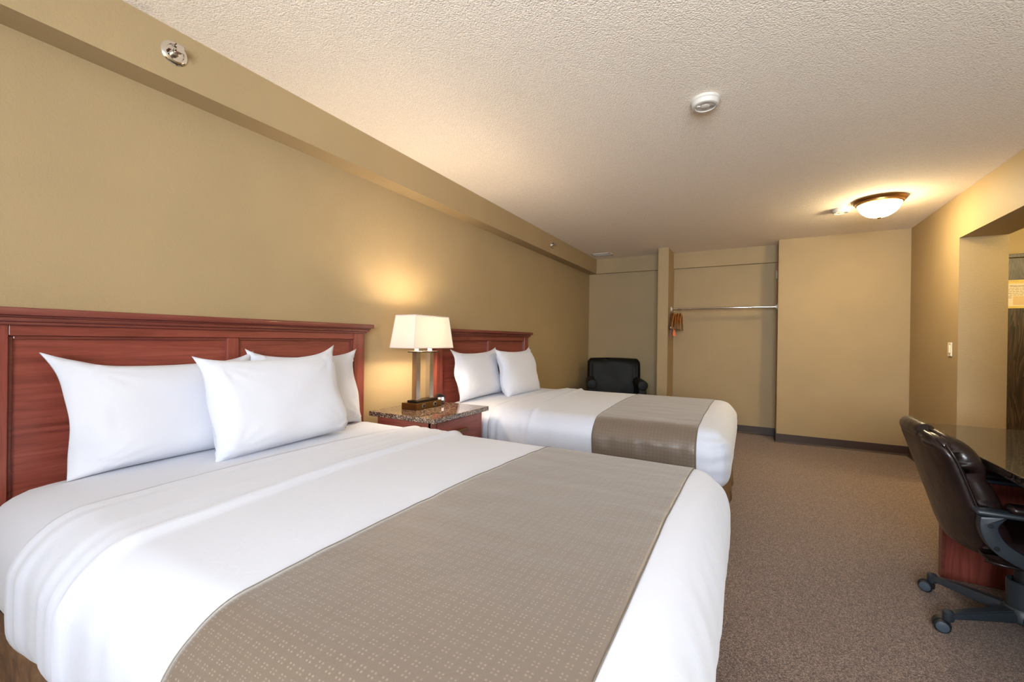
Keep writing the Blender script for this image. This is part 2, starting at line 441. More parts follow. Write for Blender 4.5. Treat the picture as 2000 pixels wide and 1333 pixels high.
def make_bed(y0, ffold, seed, label, lsheet, lrunner, xl, xr, hem, foot):
    global MX1
    MX1 = foot
    yc = y0+MW/2
    bed = thing('bed', label, 'bed', (1.08, yc, 0), 'queen beds along the left wall')
    t = box_faces(MX0, MX1, y0, y0+MW, MZ0, MZ1, .045, 'TBNFEH')
    fn = lambda q, n: .004*nz(q, 5, seed)+(.0035*math.sin(q.z*70+3*nz(q, 3))*(1-abs(n.z)))
    for v in t.verts: v.co = bed_surface(v.co.copy(), y0, 0, fn)
    obj('mattress', t, M['sheet'], bed, smooth='all')
    obj('box_spring', B((.09, 2.05, y0+.03, y0+MW-.03, .12, .345), bev=.02), M['skirt'], bed)
    # skirt: a hanging band of cloth with soft folds
    path = [(0.1, y0+.012), (2.072, y0+.012), (2.072, y0+MW-.012), (.1, y0+MW-.012)]
    pts = []
    for a, b in zip(path, path[1:]):
        a = Vector(a); b = Vector(b); k = int((b-a).length/.03)
        pts += [a+(b-a)*i/k for i in range(k)]
    pts.append(Vector(path[-1]))
    ctr = Vector((1.05, yc))
    def sk(u, v):
        p = pts[min(round(u*(len(pts)-1)), len(pts)-1)]; z = .37-(.37-.012)*v
        d = Vector((max(-1, min(1, (p.x-1.05)*20)) if p.x > 2.05 else 0, (1 if p.y > yc else -1) if abs(p.y-yc) > MW/2-.03 else 0))
        w = .008*v*math.sin(u*95+2*nz((p.x, p.y, 0), 3, seed))+.014*v
        return Vector((p.x+d.x*w, p.y+d.y*w, z))
    obj('bed_skirt', grid(len(pts)-1, 6, sk), M['skirt'], bed, smooth='all', mods=(('SOLIDIFY', dict(thickness=.004)),))
    # feet of the bed base
    for fx in (.18, 1.95):
        for fy in (y0+.12, y0+MW-.12):
            obj('foot', lathe([(.02, 0), (.03, .12)], 16, c=(fx, fy, 0)), M['plasticd'], bed, smooth=True)
    # top sheet with its turned-back band
    xs = .56
    def dsp(q, n):
        f = ffold((q.y-y0)/MW); w = .0012*nz(q, 4, seed)
        x = q.x+.012*nz((q.x*.5, q.y, q.z), 4, seed+3)
        g = lambda c, s, a: a*math.exp(-((x-c)/s)**2)
        w += g(f-.006, .016, .011)+(.006 if x < f else .006*math.exp(-((x-f)/.02)**2))
        if x < f:
            k = 1+1.2*(1-abs(n.z))
            w += k*(g(xs+.03, .014, .005)+g(xs+.09, .02, .0035)+g(f-.13, .022, .003)+g(f-.07, .012, .002)+.0016*nz((q.x*22, q.y*2, q.z*2), 1, seed+7)+.0016)
        # wrinkles at the foot corners and along the hanging sides
        s = 1-abs(n.z)
        if s > .3: w += s*(.003*nz((q.x*7, q.y*7, q.z*1.5), 1, seed+9)+.0012*math.sin(q.x*60+q.y*60))
        cn = math.exp(-((q.x-MX1+.05)/.10)**2)*math.exp(-(min(abs(q.y-y0-.02), abs(q.y-y0-MW+.02))/.09)**2)
        w += cn*.004*math.sin(q.z*95+4*nz(q, 6))
        return w
    t = box_faces(xs, MX1, y0, y0+MW, MZ0+.0, MZ1, .0135, 'TNFE')
    for v in t.verts: v.co = bed_surface(v.co.copy(), y0, .006, dsp)
    sh = obj('top_sheet', t, M['sheet'], None, (1.3, yc, MZ0), smooth='all', mods=(('SOLIDIFY', dict(thickness=.003, offset=-1)),))
    tag(sh, lsheet, 'bed sheet', 'white top sheets on the beds')
    # runner
    L1, L2 = hem
    tot = L1+MW+L2
    def runp(u, v):          # u across the width (x), v along its length (from near hem to far hem)
        s = v*tot
        x = (xl(v)*(1-u)+xr(v)*u)+.004*nz((v*4, u, seed), 2, seed)
        if s < L1: P = Vector((x, y0, MZ1-(L1-s)))
        elif s < L1+MW: P = Vector((x, y0+s-L1, MZ1))
        else: P = Vector((x, y0+MW, MZ1-(s-L1-MW)))
        def f(q, n):
            w = dsp(q, n)+.0012*nz(q, 9, seed+2)+.0018*nz((q.x*3, q.y*14, q.z*6), 1, seed+5)+.001
            e = min(u, 1-u)
            sd = 1-abs(n.z)
            w += sd*(.004*nz((q.x*10, q.z*10, seed), 1, 2)+.004)
            w += .0016*math.exp(-(min(abs(u-.5)*0+e, 1)/.05)**2)*nz((q.y*16, q.x, 0), 1, seed+1)
            return w
        return bed_surface(P, y0, .0085, f)
    W = .62
    t = grid(44, 190, runp, uvfn=lambda u, v: (u*W, v*tot))
    r = obj('bed_runner', t, M['runner'], None, (1.66, yc, MZ1), smooth='all', mods=(('SOLIDIFY', dict(thickness=.0025, offset=-1)),))
    tag(r, lrunner, 'bed runner', 'dotted beige runners across the beds')
    for uu in (0, 1):
        pp = [runp(uu, k/150)+Vector((0, 0, 0)) for k in range(151)]
        obj('piping', tube(pp, .0017, 6), M['hem'], r, smooth='all')
        r.children[-1].parent = r
    return bed
Y1, Y2 = .36, 2.635
make_bed(Y1, lambda s: .925-.075*s, 1.3, 'large bed in the foreground with brown skirt, nearest the camera',
         'white top sheet with folded-back band covering the foreground bed',
         'beige dotted runner lying across the foot of the foreground bed', lambda v: 1.345+.06*v, lambda v: 2.01+.005*v, (.26, .26), 2.125)
make_bed(Y2, lambda s: .90-.17*s, 5.9, 'second bed beyond the nightstand, partly hidden by the foreground bed',
         'white top sheet with folded-back band covering the far bed',
         'beige runner across the far bed, hanging down its side', lambda v: 1.34-.05*v, lambda v: 1.945, (.235, .25), 2.095)

# headboards
def make_headboard(y0, label):
    y1 = y0+1.58
    h = thing('headboard', label, 'headboard', (.03, (y0+y1)/2, 0), 'cherry wood headboards on the left wall')
    obj('panel', B((.012, .034, y0+.07, y1-.07, .3, 1.21)), M['chy'], h)
    for a, b in ((y0, y0+.082), (y1-.082, y1)):
        obj('post', B((.008, .056, a, b, .01, 1.217), bev=.003), M['chz'], h)
        obj('post_bead', B((.034, .044, (b if a == y0 else a-.012), (b+.012 if a == y0 else a), .3, 1.178), bev=.003), M['chd'], h)
    obj('top_rail', B((.008, .052, y0+.082, y1-.082, 1.180, 1.217), bev=.003), M['chy'], h)
    obj('rail_bead', B((.034, .044, y0+.094, y1-.094, 1.168, 1.180), bev=.003), M['chd'], h)
    ym = (y0+y1)/2
    obj('stile', B((.008, .050, ym-.027, ym+.027, .3, 1.180), bev=.004), M['chz'], h)
    # stepped crown moulding; profile in x-z swept along y with mitred returns approximated by stepped ends
    t = bmesh.new()
    for dx, dy, za, zb in ((.066, .012, 1.215, 1.229), (.076, .024, 1.227, 1.243), (.082, .030, 1.241, 1.250), (.096, .044, 1.248, 1.274)):
        B((.006, dx, y0-dy, y1+dy, za, zb), bev=.005, seg=3, bm=t)
    obj('crown_moulding', t, M['chd'], h, smooth=True)
    return h
make_headboard(.345, 'cherry wood panelled headboard behind the foreground bed')
make_headboard(2.645, 'cherry wood headboard behind the far bed, partly hidden by the lamp')

# pillows
def pillow(name, label, c, w, h, th, lean, yaw, seed, base, flange=0, roll=0, ears=(1, 1, 1, 1), sq=0):
    """c: centre bottom point (x,y,z); leans back by lean (radians) towards -x; ears = TL, TR, BL, BR (L = -y)"""
    N = 44; t = bmesh.new()
    def prof(u, v):
        a = (max(0, 1-abs(u)**3.2))**.5; b = (max(0, 1-abs(v)**(2.8 if v > 0 else 4.5)))**.5
        return (a*b)**.85
    def P(u, v, sgn):
        k = .022; kt = (.075 if v > 0 else .012)
        yy = w/2*u*(1-k*(1-abs(v)**1.6)); zz = h/2*v*(1-kt*(1-abs(u)**1.8))
        cu, cv = abs(u)**7, abs(v)**7
        e = ears[(0 if v > 0 else 2)+(0 if u < 0 else 1)]*(1 if v > 0 else .25)
        yy += w*.045*e*cu*cv*(1 if u > 0 else -1); zz += h*.075*e*cu*cv*(1 if v > 0 else -1)
        d = th/2*prof(u, v)*(1+.22*max(0, -v)+.05*nz((u, v, sgn), 1.6, seed))
        # creases running in from the corners and a soft belly sag
        r = min(abs(u), 1)*min(abs(v), 1)
        ang = math.atan2(abs(v)-.9, abs(u)-.9)
        d += .010*r**2*math.sin(ang*14+seed+2*nz((u*2, v*2, 0), 1, seed))*(1 if prof(u, v) > .12 else prof(u, v)/.12)
        d += .0045*nz((u*2.4, v*2.4, sgn*2), 1, seed+4)*min(1, prof(u, v)*2)
        if flange and u < -.86: # open end of the pillowcase: loose cloth past the filling
            q = (-.86-u)/.14; d *= 1-.8*q; d += .006*math.sin(v*7+seed)*q*(1 if True else 1)*sgn*0+ .004*q
            yy -= flange*q
        x = sgn*max(d, .0012)+.008*math.sin(v*3+seed)*abs(u)**3+(.012*math.sin(v*5+seed*2)*(abs(u)**6) if abs(u) > .8 else 0)
        return Vector((x, yy, zz+h/2))
    F = [[t.verts.new(P(-1+2*i/N, -1+2*j/N, 1)) for j in range(N+1)] for i in range(N+1)]
    K = [[t.verts.new(P(-1+2*i/N, -1+2*j/N, -1)) for j in range(N+1)] for i in range(N+1)]
    for i in range(N):
        for j in range(N):
            t.faces.new((F[i][j], F[i+1][j], F[i+1][j+1], F[i][j+1])); t.faces.new((K[i][j], K[i][j+1], K[i+1][j+1], K[i+1][j]))
    for j in range(N):
        t.faces.new((F[0][j], F[0][j+1], K[0][j+1], K[0][j])); t.faces.new((F[N][j], K[N][j], K[N][j+1], F[N][j+1]))
        t.faces.new((F[j][0], K[j][0], K[j+1][0], F[j+1][0])); t.faces.new((F[j][N], F[j+1][N], K[j+1][N], K[j][N]))
    bmesh.ops.recalc_face_normals(t, faces=t.faces)
    xf(t, Matrix.Translation(c) @ Matrix.Rotation(yaw, 4, 'Z') @ Matrix.Rotation(-lean, 4, 'Y') @ Matrix.Rotation(roll, 4, 'X'))
    zmin = min(v.co.z for v in t.verts); bmesh.ops.translate(t, verts=t.verts, vec=(0, 0, base-zmin))
    o = obj(name, t, M['pillow'], None, (c[0], c[1], base), smooth='all')
    return tag(o, label, 'pillow')
BT = MZ1-.006
P = lambda *a, g='white bed pillows of the foreground bed', **k: tag(pillow('pillow', *a, **k), group=g)
P('white pillow against headboard at the left of the foreground bed, with a pointed outer corner', (.215, .865, 0), .60, .385, .15, .24, 0, 1.0, BT, flange=.03, roll=.012, ears=(1.7, 1.2, 1, 1))
P('white pillow at the front of the foreground bed, overlapping the two behind it', (.40, 1.20, 0), .62, .405, .165, .27, .03, 2.3, BT, roll=.03, ears=(.7, 1.5, .5, .6))
P('white pillow mostly hidden at the right, behind the front pillow of the foreground bed', (.19, 1.475, 0), .60, .40, .14, .20, 0, 4.1, BT, roll=-.01)
P('white pillow at the left of the far bed, next to the nightstand', (.225, 3.06, 0), .61, .385, .15, .22, 0, 5.2, BT, g='white bed pillows of the far bed', flange=.02, roll=0.02)
P('white pillow at the right front of the far bed, overlapping its neighbour', (.385, 3.50, 0), .62, .41, .16, .26, 0, 6.4, BT, g='white bed pillows of the far bed', roll=.0, ears=(.6, 1.3, .6, .5))

# ---------------------------------------------------------------- nightstand
ZT = .715
ns = thing('nightstand', 'cherry wood nightstand with speckled granite top between the two beds', 'nightstand', (.33, 2.27, 0))
obj('granite_top', B((.05, .590, 1.972, 2.572, ZT-.030, ZT), bev=.003), M['granite'], ns)
obj('body', B((.10, .540, 2.00, 2.02, .05, ZT-.031), (.10, .540, 2.525, 2.545, .05, ZT-.031), (.10, .12, 2.02, 2.525, .05, ZT-.031), (.12, .52, 2.02, 2.525, .05, .07), (.10, .50, 2.02, 2.525, 0, .05), (.12, .52, 2.02, 2.525, .655, ZT-.031), bev=.0015), M['chx'], ns)
for a, b in ((2.0, 2.045), (2.50, 2.545)):
    obj('front_stile', B((.520, .548, a, b, 0.02, ZT-.031), bev=.002), M['chz'], ns)
for z0, z1 in ((.50, .675), (.29, .49), (.08, .28)):
    dr = obj('drawer', B((.525, .553, 2.049, 2.496, z0, z1), bev=.003), M['chy'], ns)
    zc = (z0+z1)/2+.012
    ht = tube([(.553, 2.215, zc), (.574, 2.215, zc)], .005, 10); tube([(.553, 2.33, zc), (.574, 2.33, zc)], .005, 10, bm=ht)
    B((.570, .580, 2.205, 2.340, zc-.007, zc+.007), bev=.003, bm=ht)
    obj('drawer_handle', ht, M['bronze'], dr)

# table lamp
LX, LY = .225, 2.285
lp = thing('table_lamp', 'lit table lamp with twin square columns and white rectangular shade on the nightstand', 'lamp', (LX, LY, ZT))
obj('base', B((LX-.065, LX+.065, LY-.132, LY+.132, ZT, ZT+.042), bev=.002), M['bronze'], lp)
obj('plinth', B((LX-.040, LX+.045, LY-.105, LY+.115, ZT+.042, ZT+.056), bev=.002), M['darkmetal'], lp)
for yy in (LY-.058, LY+.058):
    o = obj('outlet', B((LX+.064, LX+.068, yy-.016, yy+.016, ZT+.009, ZT+.034), bev=.002), M['steel'], lp)
    obj('outlet_face', B((LX+.067, LX+.0695, yy-.009, yy+.011, ZT+.012, ZT+.031), bev=.001), M['dark'], o)
for dx, yy in ((.004, LY-.068), (.004, LY+.070)):
    cc = obj('column', B((LX+dx-.020, LX+dx+.020, yy-.020, yy+.020, ZT+.056, 1.095), bev=.0015), M['steel'], lp)
    obj('column_cap', B((LX+dx-.044, LX+dx+.044, yy-.040, yy+.040, 1.095, 1.103), bev=.002), M['darkmetal'], cc)
    obj('candle_sleeve', lathe([(.014, 1.103), (.014, 1.205)], 20, c=(LX+dx, yy, 0)), M['socket'], lp, smooth=True)
    obj('bulb', lathe([(0, 1.205), (.012, 1.205), (.016, 1.225), (.028, 1.25), (.029, 1.267), (.020, 1.287), (0, 1.295)], 20, c=(LX+dx, yy, 0), cap=False), M['bulb'], lp, smooth=True)
# shade: truncated rectangular pyramid
za, zb = 1.124, 1.345
bx, by, tx, ty = .105, .205, .088, .170
def shade_pt(k, z):
    f = (z-za)/(zb-za); a = bx+(tx-bx)*f; b = by+(ty-by)*f
    return Vector((LX+(a, a, -a, -a)[k], LY+(-b, b, b, -b)[k], z))
t = bmesh.new()
for k in range(4):
    j = (k+1) % 4
    A = [t.verts.new(shade_pt(k, za)), t.verts.new(shade_pt(j, za)), t.verts.new(shade_pt(j, zb)), t.verts.new(shade_pt(k, zb))]
    t.faces.new(A)
bmesh.ops.remove_doubles(t, verts=t.verts, dist=1e-4); bmesh.ops.recalc_face_normals(t, faces=t.faces)
shd = obj('shade', t, M['shade'], lp, mods=(('SOLIDIFY', dict(thickness=.0012, offset=0)),))
t = bmesh.new()
for k in range(4):
    j = (k+1) % 4
    tube([shade_pt(k, za), shade_pt(k, zb)], .0025, 6, bm=t)
    for z in (za+.003, zb-.003): tube([shade_pt(k, z), shade_pt(j, z)], .0036, 6, bm=t)
obj('shade_binding', t, M['trimw'], shd)
t = tube([(LX, LY-.19*.9, 1.33), (LX, LY+.19*.9, 1.33)], .002, 6); tube([(LX-.09, LY, 1.33), (LX+.09, LY, 1.33)], .002, 6, bm=t)
tube([(LX, LY, 1.10), (LX, LY, 1.35)], .003, 8, bm=t); lathe([(0, 1.346), (.006, 1.346), (.006, 1.352), (0, 1.357)], 14, bm=t, c=(LX, LY, 0), cap=False)
tube([(LX, LY-.062, 1.099), (LX, LY+.062, 1.099)], .005, 8, bm=t)
obj('harp', t, M['darkmetal'], lp)

# alarm clock
ck = thing('alarm_clock', 'small round black alarm clock with pink display behind the lamp base', 'clock', (.225, 2.47, ZT))
R90 = Matrix.Rotation(PI/2, 4, 'Y')
cm = Matrix.Rotation(-.55, 4, 'Z') @ R90
obj('case', lathe([(0, -.03), (.028, -.03), (.036, -.022), (.037, .02), (.033, .028), (.030, .026), (0, .026)], 32, mtx=cm, c=(.225, 2.475, ZT+.037), cap=False), M['plasticd'], ck, smooth=True)
t = B((.0268, .028, -.023, -.002, -.010, .013), (.0268, .028, .003, .023, -.010, .013)); xf(t, Matrix.Translation((.225, 2.475, ZT+.037)) @ Matrix.Rotation(-.55, 4, 'Z'))
obj('display', t, M['led'], ck)
obj('clock_foot', B((.20, .245, 2.45, 2.50, ZT, ZT+.006), bev=.002), M['plasticd'], ck)

# ---------------------------------------------------------------- ceiling and wall fittings
def smoke(label, c, a, group='round white smoke detectors on the ceiling'):
    s = thing('smoke_detector', label, 'smoke detector', (c[0], c[1], H), group)
    obj('housing', lathe([(0, 0), (.070, 0), (.071, -.012), (.066, -.016), (.065, -.030), (.060, -.036), (.050, -.038), (.048, -.034), (0, -.034)], 48, c=(c[0], c[1], H), cap=False), M['white'], s, smooth=True)
    T = Matrix.Translation((c[0], c[1], H)) @ Matrix.Rotation(a, 4, 'Z')
    obj('test_button', xf(lathe([(0, -.033), (.020, -.033), (.021, -.037), (.016, -.039), (0, -.039)], 28, cap=False), T), M['white'], s, smooth=True)
    t = B(*[(.026+.0055*i, .028+.0055*i, -.014, .014, -.0345, -.0335) for i in range(4)]); obj('grille_slots', xf(t, T), M['dark'], s)
    obj('latch', xf(B((-.044, -.026, -.005, .005, -.040, -.033), bev=.002), T), M['white'], s)
smoke('round white smoke detector alone in the middle of the ceiling', (1.985, 2.405), .5)
smoke('small round white smoke detector beside the ceiling lamp', (2.925, 4.93), .3)

cl = thing('ceiling_lamp', 'lit flush ceiling lamp with bronze ring and white glass dome', 'ceiling lamp', (3.16, 4.745, H))
CX, CY = 3.16, 4.745
obj('ring', lathe([(0, 0), (.180, 0), (.184, -.010), (.176, -.022), (.166, -.026), (.163, -.040), (.152, -.046), (.146, -.040), (.146, -.01)], 64, c=(CX, CY, H), cap=False), M['tan'], cl, smooth=True)
prof = [(.147*math.cos(a), -.036-.118*math.sin(a)) for a in [i*PI/2/14 for i in range(15)]]
prof[-1] = (0, prof[-1][1])
obj('glass_dome', lathe(prof, 64, c=(CX, CY, H), cap=False), M['dome'], cl, smooth='all')
obj('finial', lathe([(0, -.150), (.014, -.152), (.017, -.158), (.010, -.166), (0, -.168)], 24, c=(CX, CY, H), cap=False), M['tan'], cl, smooth=True)

vt = thing('ceiling_vent', 'white slotted air vent in the far left corner of the ceiling', 'vent', (.33, 6.0, H))
vx0, vx1, vy0, vy1 = .19, .47, 5.91, 6.09
obj('vent_frame', B((vx0, vx1, vy0, vy0+.025, H-.008, H), (vx0, vx1, vy1-.025, vy1, H-.008, H), (vx0, vx0+.025, vy0, vy1, H-.008, H), (vx1-.025, vx1, vy0, vy1, H-.008, H), bev=.002), M['white'], vt)
obj('vent_back', B((vx0+.02, vx1-.02, vy0+.02, vy1-.02, H-.002, H)), M['inkl'], vt)
t = bmesh.new()
for i in range(8):
    y = vy0+.034+i*.0155
    q = B((vx0+.02, vx1-.02, -.006, .006, -.001, .001)); xf(q, Matrix.Translation((0, y, H-.005)) @ Matrix.Rotation(.6, 4, 'X')); merge(t, q)
sl = obj('vent_louvres', t, M['white'], vt)

def sprinkler(label, y, z):
    s = thing('fire_sprinkler', label, 'sprinkler', (.132, y, z), 'chrome sidewall sprinklers on the soffit')
    RY = Matrix.Rotation(PI/2, 4, 'Y'); c = (.132, y, z)
    obj('escutcheon', lathe([(0, 0), (.046, 0), (.047, .003), (.042, .008), (.032, .010), (.030, .005), (.016, .005), (0, .005)], 40, mtx=RY, c=c, cap=False), M['chrome'], s, smooth=True)
    obj('sprinkler_body', lathe([(0, .005), (.015, .005), (.015, .016), (.010, .018), (.009, .030), (0, .030)], 24, mtx=RY, c=c, cap=False), M['steel'], s, smooth=True)
    t = tube([(.145, y-.012, z), (.165, y-.014, z), (.180, y-.004, z)], .0028, 8); tube([(.145, y+.012, z), (.165, y+.014, z), (.180, y+.004, z)], .0028, 8, bm=t)
    obj('yoke_arm', t, M['chrome'], s, smooth=True)
    obj('deflector', B((.150, .186, y-.016, y+.016, z+.015, z+.018), (.181, .185, y-.013, y+.013, z-.014, z+.016), bev=.001), M['chrome'], s)
    obj('glass_fuse', tube([(.160, y, z), (.180, y, z)], .003, 8), M['orange'], s)
sprinkler('chrome sprinkler on the soffit above the foreground bed, nearest the camera', .850, 2.340)
sprinkler('small distant chrome sprinkler on the soffit towards the back corner', 4.67, 2.325)

sw = thing('light_switch', 'cream rocker light switch on the wall beside the opening', 'light switch', (XR, 5.008, 1.157))
obj('switch_plate', B((XR-.008, XR, 4.972, 5.044, 1.098, 1.216), bev=.003), M['cream'], sw)
obj('rocker', B((XR-.014, XR-.007, 4.991, 5.025, 1.126, 1.190), bev=.002), M['cream'], sw)
for z in (1.109, 1.201): obj('plate_screw', B((XR-.009, XR-.0075, 5.0, 5.012, z, z+.004)), M['dark'], sw)
t = B((XM-.012, XM, 6.33, 6.352, 2.008, 2.105), bev=.002)
tag(obj('wall_plate', t, M['white'], None, (XM, 6.34, 2.008)), 'narrow white plate high on the closet side wall', 'wall plate')

# closet rod and hangers
RZ, RY_ = 1.640, 6.17
rd = thing('closet_rod', 'chrome clothes rod spanning the open closet', 'rod', (1.87, RY_, RZ))
obj('rod', tube([(1.256, RY_, RZ), (XM-.004, RY_, RZ)], .0125, 20), M['chrome'], rd, smooth=True)
for x in (1.252, XM):
    s = 1 if x < 2 else -1
    obj('flange', B(*[tuple(sorted((x, x+s*.006)))+(RY_-.022, RY_+.022, RZ-.036, RZ+.036), tuple(sorted((x, x+s*.022)))+(RY_-.018, RY_+.018, RZ-.018, RZ+.018)], bev=.002), M['white'], rd)
def make_hanger(x, mat, label, dz=0, ang=0):
    h = thing('clothes_hanger', label, 'hanger', (x, RY_, RZ), 'wooden hangers on the closet rod')
    pts = [(x, RY_-.0125*0-.014, RZ-.012)]
    a0 = [math.radians(q) for q in range(200, -60, -20)]
    hook = [(x, RY_+.0165*math.cos(a), RZ+.0165*math.sin(a)) for a in a0] + [(x, RY_+.004, RZ-.022), (x, RY_, RZ-.03), (x, RY_, RZ-.062)]
    obj('hook', tube(hook, .0018, 8), M['chrome'], h, smooth='all')
    sp = spline([(x, RY_-.205, RZ-.285), (x, RY_-.16, RZ-.205), (x, RY_-.07, RZ-.098), (x, RY_, RZ-.070), (x, RY_+.07, RZ-.098), (x, RY_+.16, RZ-.205), (x, RY_+.205, RZ-.285)], 5)
    obj('shoulder', tube(sp, 1, 10, flat=(.0055, .017)), mat, h, smooth='all')
    obj('bar', tube([(x, RY_-.198, RZ-.280), (x, RY_+.198, RZ-.280)], .0055, 8), mat, h, smooth=True)
    h.rotation_euler = (0, 0, ang)
    return h
labs = ['dark wooden hanger at the closet rod end, closest to the partition', 'wooden hanger second from the partition', 'wooden hanger third from the partition', 'honey-coloured wooden hanger fourth from the partition',
        'wooden hanger fifth from the partition', 'wooden hanger sixth from the partition', 'wooden hanger seventh, next to the outermost one', 'bright wooden hanger farthest out along the closet rod']
for i, l in enumerate(labs):
    make_hanger(1.275+i*.0165, M['hangerd'] if i in (0, 1, 4, 6) else M['hanger'], l, 0, (.0, .03, -.05, .04, -.03, .05, -.04, .03)[i])
cp = thing('hanging_tag', 'orange tag dangling below the wooden hangers', 'tag', (1.322, 6.0, 1.27))
obj('tag_card', prism([(1.305, 1.27), (1.344, 1.27), (1.335, 1.365), (1.314, 1.365)], 'y', 5.998, 6.003), M['orange'], cp)
obj('clip', B((1.306, 1.338, 5.985, 6.012, 1.360, 1.385), bev=.003), M['chrome'], cp)
cp = thing('hanging_strap', 'dark brown strap dangling below the hangers by the partition', 'strap', (1.28, 6.0, 1.22))
obj('strap_band', prism([(1.268, 1.225), (1.290, 1.220), (1.294, 1.378), (1.272, 1.378)], 'y', 6.0, 6.006), M['hangerd'], cp)
obj('clip', B((1.270, 1.298, 5.988, 6.014, 1.370, 1.392), bev=.003), M['chrome'], cp)

# ---------------------------------------------------------------- armchair (built facing -y at the origin, then turned)
ac = thing('armchair', 'black leather armchair in the far left corner behind the bed', 'armchair', (0, 0, 0))
def rbx(x0, x1, y0, y1, z0, z1, r, seg=5): return B((x0, x1, y0, y1, z0, z1), bev=r, seg=seg)
obj('frame', rbx(-.34, .34, -.33, .33, .12, .30, .03), M['armleather'], ac, smooth=True)
t = rbx(-.275, .275, -.36, .22, .29, .45, .05)
obj('seat_cushion', t, M['armleather'], ac, smooth=True)
def backp(u, v, s):
    x = (-.37+.74*u); z = .30+.64*v
    e = 1-(abs(2*u-1))**5; top = 1-max(0, (v-.86)/.14)**2.2
    dome = .012*(1-(2*u-1)**2)
    cr = abs(2*u-1)
    zz = z-(.05*max(0, (cr-.86)/.14)**2)*v+dome*v
    d = .075*(max(e, 0)**.35)*(max(top, 0)**.5)
    y = .25+.07*v-(s*d)
    if s > 0: y += .010*math.sin(6*x+2)*math.sin(PI*v)+.012*nz((x*6, v*3, 0), 1, 3)-.030*(cr > .80)*min(1, (cr-.80)/.06)*(1 if v < .97 else .3)
    return Vector((x, y, zz))
t = bmesh.new(); grid(36, 30, lambda u, v: backp(u, v, 1), t); grid(36, 30, lambda u, v: backp(u, v, -1), t)
bmesh.ops.remove_doubles(t, verts=t.verts, dist=.0015)
be = [e for e in t.edges if e.is_boundary]
try: bmesh.ops.bridge_loops(t, edges=be)
except Exception: pass
bmesh.ops.recalc_face_normals(t, faces=t.faces)
obj('backrest', t, M['armleather'], ac, smooth='all')
for s in (-1, 1):
    pr = []
    for k in range(24):
        a = 2*PI*k/24; pr.append((s*.325+.066*math.cos(a), .62+.066*math.sin(a)))
    t = prism(pr, 'y', -.34, .24, bev=.012, seg=3)
    B((s*.325-.05, s*.325+.05, -.325, .25, .12, .62), bev=.015, bm=t)
    obj('armrest', t, M['armleather'], ac, smooth=True)
for sx in (-.30, .30):
    for sy in (-.28, .28):
        obj('leg', xf(lathe([(.016, 0), (.026, .125)], 12), Matrix.Translation((sx, sy, 0))), M['plasticd'], ac, smooth=True)
ac.location = (.585, 5.84, 0); rot_z(ac, math.radians(20))

# ---------------------------------------------------------------- desk
dk = thing('desk', 'cherry wood desk with dark granite top along the right wall', 'desk', (3.36, 1.6, 0))
DT = .742
obj('granite_top', B((3.015, XR-.003, .0, 3.32, DT-.032, DT), bev=.003), M['graniteb'], dk)
obj('end_panel', B((3.085, XR-.01, 2.985, 3.02, 0, DT-.033), bev=.0015), M['chz'], dk)
obj('end_panel', B((3.085, XR-.01, .05, .085, 0, DT-.033), bev=.0015), M['chz'], dk)
obj('edge_strip', B((3.072, 3.085, 2.980, 3.025, 0, DT-.033), bev=.001), M['chd'], dk)
obj('back_panel', B((XR-.04, XR-.012, .085, 2.985, .12, DT-.033)), M['chy'], dk)
obj('apron', B((3.10, 3.12, .085, 1.6, .60, DT-.033)), M['chy'], dk)

# ---------------------------------------------------------------- office chair, faces the desk (+x)
OX, OY = 3.20, 2.575
oc = thing('office_chair', 'dark brown leather office chair with charcoal arms and casters at the desk', 'office chair', (OX, OY, 0))
def back_pt(w, h, s):
    """w -1..1 across (y), h 0..1 up, s: 0 rear .. 1 front"""
    xc = -.215-.140*h**1.15; z = .345+.475*h
    hw = .195+.080*min(1, h*2.4)**.6*(1-.08*h)
    if h > .86: hw *= (1-.10*((h-.86)/.14)**2)
    if h < .14: hw *= (.72+.28*(h/.14)**.5)
    curve = .045*w*w*(1-.3*h)
    return xc, z, hw, curve
def shell(w, h, s):
    xc, z, hw, cu = back_pt(w, h, s)
    e = (max(0, 1-abs(w)**6))**.4; eh = (max(0, 1-abs(2*h-1)**10))**.5
    z += .012*(1-w*w)*h
    z -= .030*(abs(w)**6)*(h > .8)*((h-.8)/.2)
    d = .024*e*eh
    x = xc+cu+(d if s else -d)
    return Vector((OX+x+.002*nz((w*3, h*4, s), 1, 2), OY+w*hw, z))
def closed(fn, nu, nv):
    t = bmesh.new(); grid(nu, nv, lambda u, v: fn(2*u-1, v, 0), t); grid(nu, nv, lambda u, v: fn(2*u-1, v, 1), t)
    bmesh.ops.remove_doubles(t, verts=t.verts, dist=.0012)
    be = [e for e in t.edges if e.is_boundary]
    if be:
        try: bmesh.ops.bridge_loops(t, edges=be)
        except Exception: pass
    bmesh.ops.recalc_face_normals(t, faces=t.faces); return t
bk = obj('backrest', closed(shell, 40, 40), M['chleather'], oc, smooth='all')
def cushion(w, h, s):
    xc, z, hw, cu = back_pt(w, h, s)
    hh = .02+.985*h
    xc, z, hw, cu = back_pt(w, hh, s)
    e = (max(0, 1-abs(w)**5))**.5; eh = (max(0, 1-abs(2*h-1)**7))**.5
    # pillowed segments: lumbar, middle, head roll
    seg = .75+.25*abs(math.sin(PI*(h*3.0+.02)))**.6
    side = 1+.18*abs(w)**2
    d = .098*e**.8*eh*seg*side
    x = xc+cu+.016+(d if s else 0)
    z += .018*(1-w*w)*h - .035*(abs(w)**8)*(h > .75)*((h-.75)/.25)
    x += .004*nz((w*4, h*7, 1), 1, 9)*s
    return Vector((OX+x, OY+w*(hw*.975), z))
obj('back_cushion', closed(cushion, 40, 48), M['chleather'], bk, smooth='all')
